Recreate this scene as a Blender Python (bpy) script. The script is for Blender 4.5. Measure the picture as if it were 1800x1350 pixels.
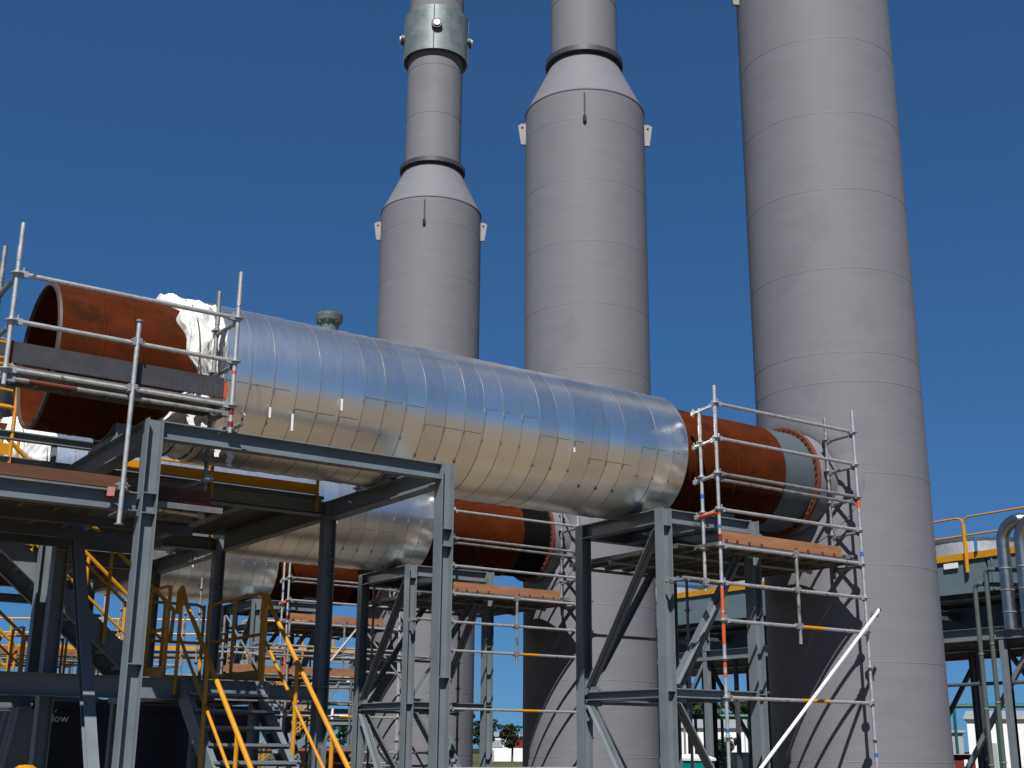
import bpy, math, random
from mathutils import Vector, Matrix
random.seed(7)
R = math.radians
D = bpy.data
scene = bpy.context.scene
for o in list(D.objects): D.objects.remove(o)
col = scene.collection

# ------------------------------------------------------------------ camera
cam = D.objects.new('camera', D.cameras.new('camera'))
col.objects.link(cam)
YAW, PITCH, ROLL = R(55.527), R(16.233), R(0.436)
F = Vector((math.cos(YAW)*math.cos(PITCH), math.sin(YAW)*math.cos(PITCH), math.sin(PITCH)))
Rt = Vector((math.sin(YAW), -math.cos(YAW), 0)); U = Rt.cross(F)
R2 = Rt*math.cos(ROLL)+U*math.sin(ROLL); U2 = U*math.cos(ROLL)-Rt*math.sin(ROLL)
m = Matrix((R2, U2, -F)).transposed().to_4x4(); m.translation = Vector((0, 0, 1.7))
cam.matrix_world = m
cam.data.sensor_width = 36; cam.data.lens = 2202.36/1800*36
cam.data.clip_start = 0.1; cam.data.clip_end = 6000
scene.camera = cam
# ------------------------------------------------------------------ world, sun
SUN_EL, SUN_AZ = R(50), R(50)          # light travels towards azimuth SUN_AZ (from +X, ccw)
w = D.worlds.new('World'); scene.world = w; w.use_nodes = True
nt = w.node_tree
sky = nt.nodes.new('ShaderNodeTexSky'); sky.sky_type = 'NISHITA'; sky.sun_disc = False
sky.sun_elevation = SUN_EL
sx, sy = -math.cos(SUN_AZ), -math.sin(SUN_AZ)
sky.sun_rotation = math.atan2(sx, sy)
sky.altitude = 600; sky.air_density = 0.75; sky.dust_density = 0.25; sky.ozone_density = 5.0
bg = nt.nodes['Background']; bg.inputs['Strength'].default_value = 0.06
gm = nt.nodes.new('ShaderNodeGamma'); gm.inputs[1].default_value = .6      # deep polarised blue of a dry clear day
nt.links.new(sky.outputs[0], gm.inputs[0]); tn = nt.nodes.new('ShaderNodeMixRGB'); tn.blend_type = 'MULTIPLY'; tn.inputs[0].default_value = 1; tn.inputs[2].default_value = (.42, .95, 1.55, 1)
nt.links.new(gm.outputs[0], tn.inputs[1]); nt.links.new(tn.outputs[0], bg.inputs['Color'])
sl = D.lights.new('sun', 'SUN'); sl.energy = 5.0; sl.angle = R(0.5); sl.color = (1, .965, .92)
so = D.objects.new('sun', sl); col.objects.link(so)
sdir = Vector((math.cos(SUN_AZ)*math.cos(SUN_EL), math.sin(SUN_AZ)*math.cos(SUN_EL), -math.sin(SUN_EL)))
so.rotation_euler = sdir.to_track_quat('-Z', 'Y').to_euler(); so.location = (-10, -10, 40)
scene.view_settings.view_transform = 'Standard'; scene.view_settings.look = 'None'
scene.view_settings.exposure = 0.6; scene.view_settings.gamma = 1

# ------------------------------------------------------------------ materials
def mat(name, c, rough=.6, metal=0.0, var=.12, scale=3.0, stretch=(1, 1, 1), bump=0.0, bscale=40, c2=None, mix=.5, c2scale=1.5, spec=.4, coat=0):
    k_ = 1.0 if c[0] > .55 and c[2] > .5 or metal > .5 else .54
    c = tuple(x*k_ for x in c); c2 = tuple(x*k_ for x in c2) if c2 else None
    m = D.materials.new(name); m.use_nodes = True; t = m.node_tree; N = t.nodes; L = t.links
    b = N['Principled BSDF']
    b.inputs['Roughness'].default_value = rough; b.inputs['Metallic'].default_value = metal
    b.inputs['Specular IOR Level'].default_value = spec
    tc = N.new('ShaderNodeTexCoord'); mp = N.new('ShaderNodeMapping'); mp.inputs['Scale'].default_value = stretch
    L.new(tc.outputs['Object'], mp.inputs['Vector'])
    no = N.new('ShaderNodeTexNoise'); no.inputs['Scale'].default_value = scale; no.inputs['Detail'].default_value = 8; no.inputs['Roughness'].default_value = .62
    L.new(mp.outputs[0], no.inputs['Vector'])
    rp = N.new('ShaderNodeValToRGB'); e = rp.color_ramp.elements
    e[0].position = .28; e[1].position = .72
    e[0].color = tuple(x*(1-var) for x in c)+(1,); e[1].color = tuple(min(1, x*(1+var)) for x in c)+(1,)
    L.new(no.outputs['Fac'], rp.inputs[0]); out = rp.outputs[0]
    if c2:
        n2 = N.new('ShaderNodeTexNoise'); n2.inputs['Scale'].default_value = c2scale; n2.inputs['Detail'].default_value = 10; n2.inputs['Roughness'].default_value = .7
        L.new(tc.outputs['Object'], n2.inputs['Vector'])
        r2 = N.new('ShaderNodeValToRGB'); r2.color_ramp.elements[0].position = mix; r2.color_ramp.elements[1].position = min(1, mix+.09)
        L.new(n2.outputs['Fac'], r2.inputs[0])
        mx = N.new('ShaderNodeMixRGB'); mx.inputs[2].default_value = c2+(1,)
        L.new(r2.outputs[0], mx.inputs[0]); L.new(out, mx.inputs[1]); out = mx.outputs[0]
    L.new(out, b.inputs['Base Color'])
    mr = N.new('ShaderNodeMapRange'); mr.inputs[3].default_value = max(0, rough-.08); mr.inputs[4].default_value = min(1, rough+.1)
    L.new(no.outputs['Fac'], mr.inputs[0]); L.new(mr.outputs[0], b.inputs['Roughness'])
    if bump:
        n3 = N.new('ShaderNodeTexNoise'); n3.inputs['Scale'].default_value = bscale; n3.inputs['Detail'].default_value = 4
        L.new(mp.outputs[0], n3.inputs['Vector'])
        bp = N.new('ShaderNodeBump'); bp.inputs['Strength'].default_value = bump; bp.inputs['Distance'].default_value = .02
        L.new(n3.outputs['Fac'], bp.inputs['Height']); L.new(bp.outputs[0], b.inputs['Normal'])
    return m
M = {}
M['stack'] = mat('stack_grey_paint', (.25, .25, .278), .62, var=.055, scale=1.1, stretch=(1, 1, 7), bump=.025, bscale=6, spec=.2, c2=(.228, .228, .255), mix=.56, c2scale=.8)
M['stacklug'] = M['stack']
M['weld'] = mat('weld_bead', (.25, .248, .27), .5, var=.2, scale=30)
M['flangeblk'] = mat('dark_flange', (.10, .10, .11), .5, metal=.3)
M['lug'] = mat('primed_lug', (.36, .34, .33), .6)
M['galv'] = mat('galvanised_scaffold_tube', (.40, .41, .41), .40, metal=.55, var=.25, scale=9, c2=(.10, .07, .05), mix=.58, c2scale=9)
M['galvdark'] = mat('worn_scaffold_tube', (.24, .245, .24), .48, metal=.55, var=.3, scale=8, c2=(.10, .07, .05), mix=.55, c2scale=6)
M['collar'] = mat('galvanised_sheet', (.27, .32, .32), .5, metal=.35, var=.3, scale=3, bump=.08, bscale=8)
M['steel'] = mat('blue_grey_painted_steel', (.212, .252, .278), .45, var=.13, scale=2.5, spec=.45, bump=.03, bscale=12, c2=(.15, .165, .17), mix=.62, c2scale=6)
M['steeldark'] = mat('shaded_steel', (.085, .098, .11), .5, var=.15, scale=4)  # darker copy of the steel, with the shade under and behind in its colour
M['rust'] = mat('brown_rusted_pipe', (.098, .0215, .006), .8, var=.34, scale=2.2, stretch=(1, 2, 2), bump=.08, bscale=25, c2=(.052, .018, .008), mix=.54, c2scale=2.4, spec=.04)
M['rustedge'] = mat('bevelled_pipe_edge', (.13, .10, .08), .5, metal=.3)
M['rustred'] = mat('rust_red_flange', (.17, .035, .014), .7, var=.25, scale=12)
M['spool'] = mat('blue_grey_primer', (.10, .13, .15), .5, var=.06)
M['yellow'] = mat('safety_yellow_paint', (.76, .345, .006), .45, var=.10, scale=5, spec=.4, c2=(.50, .21, .02), mix=.63, c2scale=8)
M['timber'] = mat('scaffold_timber', (.40, .185, .09), .8, var=.28, scale=2, stretch=(1, 10, 10), c2=(.18, .09, .05), mix=.62, c2scale=3)
M['timberold'] = mat('weathered_timber', (.14, .055, .028), .85, var=.3, scale=2, stretch=(1, 10, 10))
M['deck'] = mat('steel_deck_plank', (.17, .17, .165), .5, metal=.6, var=.25, scale=5)
M['white'] = mat('white_glass_fabric', (.56, .555, .53), .85, var=.07, scale=5, bump=.6, bscale=6, spec=.1)
M['red'] = mat('red_paint_mark', (.24, .012, .008), .5)
M['orange'] = mat('orange_paint_mark', (.75, .12, .025), .5)
M['plate'] = mat('dark_perforated_plate', (.075, .078, .085), .5, metal=.2, var=.25, scale=5)
M['blue'] = mat('blue_tape', (.03, .18, .55), .5)
M['black'] = mat('black_rubber', (.008, .008, .008), .95, spec=.03)
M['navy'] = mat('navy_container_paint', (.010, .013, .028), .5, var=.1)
M['whitepaint'] = mat('white_sheet_metal', (.60, .60, .60), .5, var=.06)
M['greenpaint'] = mat('dark_green_paint', (.012, .11, .095), .5)
M['teal'] = mat('teal_plastic', (.0, .30, .26), .45)
M['cooler'] = mat('cooler_blue_grey', (.16, .225, .26), .5, var=.08)
M['chalk'] = mat('chalk', (.75, .72, .65), .9)
M['vent'] = mat('grey_green_nozzle', (.10, .13, .12), .5, var=.15)
M['maroon'] = mat('maroon_container', (.17, .02, .018), .6)
M['roof'] = mat('pale_roof', (.45, .47, .48), .5)
M['foliage'] = mat('foliage', (.045, .075, .025), .8, var=.4, scale=1.2, spec=.15)
M['foliage2'] = mat('foliage_dark', (.028, .052, .02), .8, var=.4, scale=1.2, spec=.15)
M['bark'] = mat('bark', (.09, .06, .04), .9)
M['gravel'] = mat('tan_gravel_ground', (.25, .195, .135), .95, var=.2, scale=.3, c2=(.19, .145, .10), mix=.58, c2scale=.05, bump=.3, bscale=6, spec=.1)
M['grass'] = mat('dry_grass_field', (.13, .125, .05), .95, var=.25, scale=.05, spec=.1)
M['hill'] = mat('hill_scrub', (.035, .05, .035), .95, var=.5, scale=.03, c2=(.12, .09, .07), mix=.62, c2scale=.012, spec=.05)
M['glass'] = mat('dark_window', (.02, .03, .04), .1, spec=.6)

# cladding sheet: bright rolled aluminium, circumferential brushing, stains
def clad_mat():
    m = D.materials.new('rolled_aluminium_cladding'); m.use_nodes = True; t = m.node_tree; N = t.nodes; L = t.links
    b = N['Principled BSDF']; b.inputs['Metallic'].default_value = 1.0
    tc = N.new('ShaderNodeTexCoord')
    sp = N.new('ShaderNodeSeparateXYZ'); L.new(tc.outputs['Object'], sp.inputs[0])
    an = N.new('ShaderNodeMath'); an.operation = 'ARCTAN2'; L.new(sp.outputs['Z'], an.inputs[0]); L.new(sp.outputs['Y'], an.inputs[1])
    cb = N.new('ShaderNodeCombineXYZ')
    mx_ = N.new('ShaderNodeMath'); mx_.operation = 'MULTIPLY'; mx_.inputs[1].default_value = 60; L.new(sp.outputs['X'], mx_.inputs[0])
    L.new(mx_.outputs[0], cb.inputs[0]); L.new(an.outputs[0], cb.inputs[1])
    st = N.new('ShaderNodeTexNoise'); st.inputs['Scale'].default_value = 2.2; st.inputs['Detail'].default_value = 6; L.new(cb.outputs[0], st.inputs['Vector'])
    # every strip of sheet gets its own tone
    fl = N.new('ShaderNodeMath'); fl.operation = 'MULTIPLY_ADD'; fl.inputs[1].default_value = 1/.2875; fl.inputs[2].default_value = 400.0; L.new(sp.outputs['X'], fl.inputs[0])
    fr = N.new('ShaderNodeMath'); fr.operation = 'FLOOR'; L.new(fl.outputs[0], fr.inputs[0])
    wn = N.new('ShaderNodeTexWhiteNoise'); wn.noise_dimensions = '1D'; L.new(fr.outputs[0], wn.inputs['W'])
    big = N.new('ShaderNodeTexNoise'); big.inputs['Scale'].default_value = .9; big.inputs['Detail'].default_value = 7; L.new(tc.outputs['Object'], big.inputs['Vector'])
    ad = N.new('ShaderNodeMath'); ad.operation = 'ADD'; L.new(wn.outputs['Value'], ad.inputs[0]); L.new(big.outputs['Fac'], ad.inputs[1])
    mr = N.new('ShaderNodeMapRange'); mr.inputs[1].default_value = .3; mr.inputs[2].default_value = 1.6; mr.inputs[3].default_value = .78; mr.inputs[4].default_value = .98; L.new(ad.outputs[0], mr.inputs[0])
    # stain patch low on the sheet
    gx = N.new('ShaderNodeMapping'); gx.vector_type = 'POINT'; gx.inputs['Location'].default_value = (2.28, .82, .36); gx.inputs['Scale'].default_value = (1, 1, 1)
    L.new(tc.outputs['Object'], gx.inputs['Vector'])
    ln = N.new('ShaderNodeVectorMath'); ln.operation = 'LENGTH'; L.new(gx.outputs[0], ln.inputs[0])
    sn = N.new('ShaderNodeTexNoise'); sn.inputs['Scale'].default_value = 9; sn.inputs['Detail'].default_value = 6; L.new(tc.outputs['Object'], sn.inputs['Vector'])
    sm = N.new('ShaderNodeMath'); sm.operation = 'MULTIPLY_ADD'; sm.inputs[1].default_value = .5; L.new(sn.outputs['Fac'], sm.inputs[0]); L.new(ln.outputs['Value'], sm.inputs[2])
    sr = N.new('ShaderNodeMapRange'); sr.inputs[1].default_value = .32; sr.inputs[2].default_value = .52; sr.inputs[3].default_value = .45; sr.inputs[4].default_value = 1; L.new(sm.outputs[0], sr.inputs[0])
    mu = N.new('ShaderNodeMath'); mu.operation = 'MULTIPLY'; L.new(mr.outputs[0], mu.inputs[0]); L.new(sr.outputs[0], mu.inputs[1])
    cc = N.new('ShaderNodeCombineColor'); 
    k1 = N.new('ShaderNodeMath'); k1.operation = 'MULTIPLY'; k1.inputs[1].default_value = .97; L.new(mu.outputs[0], k1.inputs[0])
    L.new(mu.outputs[0], cc.inputs[0]); L.new(mu.outputs[0], cc.inputs[1]); L.new(k1.outputs[0], cc.inputs[2])
    L.new(cc.outputs[0], b.inputs['Base Color'])
    rr = N.new('ShaderNodeMapRange'); rr.inputs[3].default_value = .26; rr.inputs[4].default_value = .38; L.new(st.outputs['Fac'], rr.inputs[0]); L.new(rr.outputs[0], b.inputs['Roughness'])
    bn = N.new('ShaderNodeMath'); bn.operation = 'MULTIPLY_ADD'; bn.inputs[1].default_value = .25; L.new(st.outputs['Fac'], bn.inputs[0])
    b2 = N.new('ShaderNodeTexNoise'); b2.inputs['Scale'].default_value = 2.2; b2.inputs['Detail'].default_value = 2; L.new(tc.outputs['Object'], b2.inputs['Vector'])
    L.new(b2.outputs['Fac'], bn.inputs[2])
    bp = N.new('ShaderNodeBump'); bp.inputs['Strength'].default_value = .15; bp.inputs['Distance'].default_value = .03
    L.new(bn.outputs[0], bp.inputs['Height']); L.new(bp.outputs[0], b.inputs['Normal'])
    return m
M['clad'] = clad_mat()
M['seam'] = mat('cladding_seam_band', (.16, .16, .16), .55, metal=.6, var=.3, scale=20)
def grating_mat():
    m = mat('steel_grating', (.20, .21, .21), .5, metal=.5)
    t = m.node_tree; N = t.nodes; L = t.links; b = N['Principled BSDF']
    tc = N.new('ShaderNodeTexCoord'); sp = N.new('ShaderNodeSeparateXYZ'); L.new(tc.outputs['Object'], sp.inputs[0])
    outs = []
    for ax, per, duty in (('X', .04, .28), ('Y', .10, .14)):
        a = N.new('ShaderNodeMath'); a.operation = 'MULTIPLY_ADD'; a.inputs[1].default_value = 1/per; a.inputs[2].default_value = 900; L.new(sp.outputs[ax], a.inputs[0])
        f = N.new('ShaderNodeMath'); f.operation = 'FRACT'; L.new(a.outputs[0], f.inputs[0])
        l = N.new('ShaderNodeMath'); l.operation = 'LESS_THAN'; l.inputs[1].default_value = duty; L.new(f.outputs[0], l.inputs[0]); outs.append(l)
    mx = N.new('ShaderNodeMath'); mx.operation = 'MAXIMUM'; L.new(outs[0].outputs[0], mx.inputs[0]); L.new(outs[1].outputs[0], mx.inputs[1])
    mc = N.new('ShaderNodeMixRGB'); mc.inputs[1].default_value = (.022, .022, .022, 1); mc.inputs[2].default_value = (.16, .165, .16, 1)
    L.new(mx.outputs[0], mc.inputs[0]); L.new(mc.outputs[0], b.inputs['Base Color'])
    return m
M['grating'] = grating_mat()
M['pipewrap'] = mat('polished_pipe_lagging', (.36, .37, .37), .34, metal=1.0, var=.1, scale=4)

# ------------------------------------------------------------------ mesh builder
class MB:
    def __init__(s): s.v = []; s.f = []
    def add(s, vs, fs):
        n = len(s.v); s.v += [tuple(x) for x in vs]; s.f += [tuple(i+n for i in f) for f in fs]; return s
    def box(s, a, b):
        x0, y0, z0 = a; x1, y1, z1 = b
        return s.add([(x0,y0,z0),(x1,y0,z0),(x1,y1,z0),(x0,y1,z0),(x0,y0,z1),(x1,y0,z1),(x1,y1,z1),(x0,y1,z1)],
              [(0,3,2,1),(4,5,6,7),(0,1,5,4),(1,2,6,5),(2,3,7,6),(3,0,4,7)])
    def sweep(s, p, q, poly, up=(0, 0, 1)):
        p, q = Vector(p), Vector(q); d = (q-p).normalized(); up = Vector(up)
        if abs(d.dot(up)) > .99: up = Vector((0, 1, 0))
        side = d.cross(up).normalized(); up = side.cross(d)
        n = len(poly); vs = []
        for e in (p, q):
            for u, v in poly: vs.append(e+side*u+up*v)
        fs = [(i, (i+1) % n, n+(i+1) % n, n+i) for i in range(n)]
        fs += [tuple(range(n))[::-1], tuple(range(n, 2*n))]
        return s.add(vs, fs)
    def tube(s, p, q, r=.0242, n=10):
        return s.sweep(p, q, [(r*math.cos(2*math.pi*i/n), r*math.sin(2*math.pi*i/n)) for i in range(n)])
    def path(s, pts, r=.02, n=8):
        pts = [Vector(p) for p in pts]
        rings = []; prev = None
        for i, p in enumerate(pts):
            d = ((pts[min(i+1, len(pts)-1)]-pts[i]).normalized()+(pts[i]-pts[max(i-1, 0)]).normalized()).normalized()
            up = Vector((0, 0, 1)) if abs(d.z) < .95 else Vector((0, 1, 0))
            if prev is None: side = d.cross(up).normalized()
            else: side = (prev-d*prev.dot(d)).normalized()
            prev = side; u2 = side.cross(d)
            rings.append([p+(side*math.cos(2*math.pi*k/n)+u2*math.sin(2*math.pi*k/n))*r for k in range(n)])
        vs = [v for rg in rings for v in rg]; fs = []
        for i in range(len(rings)-1):
            for k in range(n): fs.append((i*n+k, i*n+(k+1) % n, (i+1)*n+(k+1) % n, (i+1)*n+k))
        fs += [tuple(range(n))[::-1], tuple(range((len(rings)-1)*n, len(rings)*n))]
        return s.add(vs, fs)
    def lathe(s, prof, c=(0, 0, 0), axis='Z', n=96, close=False, a0=0, a1=2*math.pi):
        # prof: list of (r, h)
        full = abs(a1-a0-2*math.pi) < 1e-6; m_ = n if full else n+1
        vs = []
        for r, h in prof:
            for i in range(m_):
                a = a0+(a1-a0)*i/n
                if axis == 'Z': vs.append((c[0]+r*math.cos(a), c[1]+r*math.sin(a), c[2]+h))
                else: vs.append((c[0]+h, c[1]+r*math.cos(a), c[2]+r*math.sin(a)))
        fs = []; K = len(prof)
        for j in range(K if close else K-1):
            j2 = (j+1) % K
            for i in range(n):
                i2 = (i+1) % m_
                fs.append((j*m_+i, j*m_+i2, j2*m_+i2, j2*m_+i))
        return s.add(vs, fs)
    def build(s, name, material, parent=None, smooth=True, org=None, ang=35):
        me = D.meshes.new(name); 
        ox = Vector(org) if org else Vector((0, 0, 0))
        me.from_pydata([tuple(Vector(v)-ox) for v in s.v], [], s.f); me.update()
        me.materials.append(material)
        if smooth:
            me.shade_smooth(); me.set_sharp_from_angle(angle=R(ang))
        o = D.objects.new(name, me); col.objects.link(o)
        if parent is not None:
            o.parent = parent; o.matrix_parent_inverse = Matrix.Identity(4)
            o.location = ox-Vector(WORLDLOC.get(parent.name, (0, 0, 0)))
            WORLDLOC[o.name] = tuple(ox)
        else:
            o.location = ox; WORLDLOC[o.name] = tuple(ox)
        return o
WORLDLOC = {}
def hsec(w=.2, h=.2, tf=.014, tw=.010):
    a = w/2; b = h/2
    return [(-a, -b), (a, -b), (a, -b+tf), (tw/2, -b+tf), (tw/2, b-tf), (a, b-tf), (a, b), (-a, b), (-a, b-tf), (-tw/2, b-tf), (-tw/2, -b+tf), (-a, -b+tf)]
def csec(w=.08, h=.2, t=.01, flip=1):
    b = h/2; P = [(0, -b), (w, -b), (w, -b+t), (t, -b+t), (t, b-t), (w, b-t), (w, b), (0, b)]
    return P if flip == 1 else [(-x, y) for x, y in P][::-1]
def rect(w, h): return [(-w/2, -h/2), (w/2, -h/2), (w/2, h/2), (-w/2, h/2)]
def tag(o, label, cat, group=None, kind=None):
    o['label'] = label
    if cat: o['category'] = cat
    if group: o['group'] = group
    if kind: o['kind'] = kind
    return o
def thing(name, label, cat, loc=(0, 0, 0), group=None):
    o = D.objects.new(name, None); o.empty_display_size = .2; col.objects.link(o); o.location = loc
    WORLDLOC[o.name] = tuple(loc)
    return tag(o, label, cat, group)
def struct(mb, name, m_, label=None, **k):
    o = mb.build(name, m_, **k); o['kind'] = 'structure'
    if label: o['label'] = label
    return o
def copy_tree(root, dx, dy, label, skip=()):
    def rec(o, par):
        c = o.copy(); col.objects.link(c)
        if par: c.parent = par
        for ch in [x for x in D.objects if x.parent == o]:
            if ch.name.split('.')[0] in skip: continue
            rec(ch, c)
        return c
    c = rec(root, None); c.location = root.location+Vector((dx, dy, 0)); c['label'] = label
    return c

DY = 6.896; DUCT_Y = 13.8; DUCT_Z = 5.818

# ------------------------------------------------------------------ ground
g = MB(); NN = 24
rad = [0, 20, 50, 120, 300, 900, 3000]
vs = [(0, 0, 0)]; fs = []
for r_ in rad[1:]:
    for i in range(NN*2): a = math.pi*i/NN; vs.append((r_*math.cos(a), r_*math.sin(a), 0))
n2 = NN*2
for i in range(n2): fs.append((0, 1+i, 1+(i+1) % n2))
for k in range(len(rad)-2):
    for i in range(n2): a = 1+k*n2; b = a+n2; fs.append((a+i, b+i, b+(i+1) % n2, a+(i+1) % n2))
struct(g.add(vs, fs), 'ground', M['gravel'], smooth=False)
g = MB().add([(-300, 105, .02), (420, 60, .02), (900, 900, .02), (-500, 900, .02)], [(0, 1, 2, 3)])
struct(g, 'grass_field', M['grass'], smooth=False)
# hills far off to the left
g = MB(); cols_ = 80
vs = []
for j in range(5):
    for i in range(cols_+1):
        a = R(20+90*i/cols_); d = 430+60*j
        h = (15+5*math.sin(i*.31)+3*math.sin(i*.83+1)+2*math.sin(i*1.9))*(.15+.85*min(1, max(0, (math.degrees(a)-66)/9)))*[0, .55, .85, 1, .6][j]
        vs.append((d*math.cos(a), d*math.sin(a), h))
fs = [(j*(cols_+1)+i, j*(cols_+1)+i+1, (j+1)*(cols_+1)+i+1, (j+1)*(cols_+1)+i) for j in range(4) for i in range(cols_)]
struct(g.add(vs, fs), 'hill', M['hill'])

# ------------------------------------------------------------------ exhaust stacks
def make_stack(cx, cy, label, lugs=((0, R(322)), (1, R(150)))):
    t = thing('exhaust_stack', label, 'chimney', (cx, cy, 0), 'three grey exhaust stacks in a row')
    Rr = 1.373; ru = .78; zc = 15.8; zf = 17.06
    MB().lathe([(Rr, 0), (Rr, zc)], (cx, cy, 0)).build('shell', M['stack'], t, org=(cx, cy, 0))
    wz = [1.55, 2.99, 4.45, 5.89, 7.38, 7.87, 9.32, 10.74, 12.16, 13.6, 15.06]
    for z in wz:
        MB().lathe([(Rr-.003, z-.012), (Rr+.0028, z-.005), (Rr+.0028, z+.005), (Rr-.003, z+.012)], (cx, cy, 0)).build('weld_bead', M['weld'], t)
    MB().lathe([(Rr+.012, zc-.03), (Rr+.012, zc), (Rr, zc+.003), (ru, zf)], (cx, cy, 0)).build('cone', M['stack'], t, org=(cx, cy, 0))
    fl = MB().lathe([(ru, zf-.02), (ru+.13, zf), (ru+.13, zf+.05), (ru+.13, zf+.06), (ru+.13, zf+.12), (ru, zf+.12)], (cx, cy, 0)).build('flange_ring', M['flangeblk'], t)
    b = MB()
    for i in range(44):
        a = 2*math.pi*i/44; x, y = cx+(ru+.08)*math.cos(a), cy+(ru+.08)*math.sin(a)
        b.lathe([(.018, -.035), (.018, .155)], (x, y, zf), n=6)
    b.build('bolt_ring', M['flangeblk'], fl)
    MB().lathe([(ru, zf+.12), (ru, 27), (0.0, 27)], (cx, cy, 0)).build('upper_shell', M['stack'], t, org=(cx, cy, 0))
    for z in (18.6, 20.1, 22.3, 23.8): MB().lathe([(ru-.003, z-.012), (ru+.006, z), (ru-.003, z+.012)], (cx, cy, 0)).build('weld_bead', M['weld'], t)
    co = MB().lathe([(ru, 20.62), (ru+.12, 20.5), (ru+.13, 20.5), (ru+.13, 21.9), (ru+.12, 21.9), (ru, 22.0)], (cx, cy, 0)).build('collar', M['collar'], t, org=(cx, cy, 0))
    b = MB()
    for i in range(4):
        a = R(55+90*i); b.box((cx+(ru+.131)*math.cos(a)-.012, cy+(ru+.131)*math.sin(a)-.012, 20.52), (cx+(ru+.131)*math.cos(a)+.012, cy+(ru+.131)*math.sin(a)+.012, 21.88))
    b.build('collar_seam', M['weld'], co)
    for i in range(4):      # capped sample ports round the collar
        a = R(240+90*i); d = Vector((math.cos(a), math.sin(a), 0)); p = Vector((cx, cy, 21.25))+d*(ru+.1)
        q = MB().tube(p, p+d*.13, .15, 24).build('port', M['flangeblk'], co)
        MB().tube(p+d*.131, p+d*.16, .095, 20).build('port_cap', M['whitepaint'], co)
    for s_, a in lugs:     # lifting lugs near the shoulder
        d = Vector((math.cos(a), math.sin(a), 0)); p = Vector((cx, cy, 0))+d*(Rr-.02)
        b = MB(); n_ = Vector((-d.y, d.x, 0))*.03
        pr_ = [(0, 15.03), (.13, 15.03), (.20, 15.5), (.12, 15.56), (0, 15.56)]
        v = [p+d*u+Vector((0, 0, z))+n_ for u, z in pr_]+[p+d*u+Vector((0, 0, z))-n_ for u, z in pr_]
        b.add(v, [(0, 1, 2, 3, 4), (9, 8, 7, 6, 5)]+[(i, i+5, (i+1) % 5+5, (i+1) % 5) for i in range(5)])
        lg = b.build('lifting_lug', M['lug'], t)
        c_ = p+d*.10+Vector((0, 0, 15.45)); MB().tube(c_-n_*1.06, c_+n_*1.06, .026, 12).build('pin_hole', M['black'], lg)
    a = R(226+6); d = Vector((math.cos(a), math.sin(a), 0)); p = Vector((cx, cy, 0))+d*(Rr+.035)
    dp = MB().tube(p+Vector((0, 0, 15.0)), p+Vector((0, 0, 15.66)), .018, 8).build('vent_tube', M['flangeblk'], t)
    MB().box((p.x-.03, p.y-.03, 14.96), (p.x+.03, p.y+.03, 15.1)).build('clamp', M['flangeblk'], dp)
    # duct inlet stub, flange and reinforcing pad
    b = MB(); NA = 96; vs = []; rings = [(.80, None, -1.52), (.84, None, -1.52), (.84, 0, 0), (.90, .03, 0), (1.12, .012, 0), (1.125, -.01, 0)]
    for r_, off, xx in rings:
        for k in range(NA):
            a = 2*math.pi*k/NA; yy, zz = r_*math.cos(a), r_*math.sin(a)
            x_ = xx if off is None else -math.sqrt(Rr*Rr-yy*yy)-off
            vs.append((cx+x_, cy+yy, DUCT_Z+zz))
    b.add(vs, [(j*NA+k, j*NA+(k+1) % NA, (j+1)*NA+(k+1) % NA, (j+1)*NA+k) for j in range(len(rings)-1) for k in range(NA)])
    b.build('inlet_stub', M['stack'], t, org=(cx, cy, DUCT_Z))
    return t
SX = 16.2
make_stack(SX, DUCT_Y, 'nearest and widest grey exhaust stack, on the right, meeting the uppermost metal duct', ((1, R(150)),))
make_stack(SX, DUCT_Y+DY, 'middle grey exhaust stack with a pale cone and dark flange above its wide shell')
make_stack(SX, DUCT_Y+2*DY, 'farthest and slimmest grey exhaust stack, with a greenish collar near the top of the photo')

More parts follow.
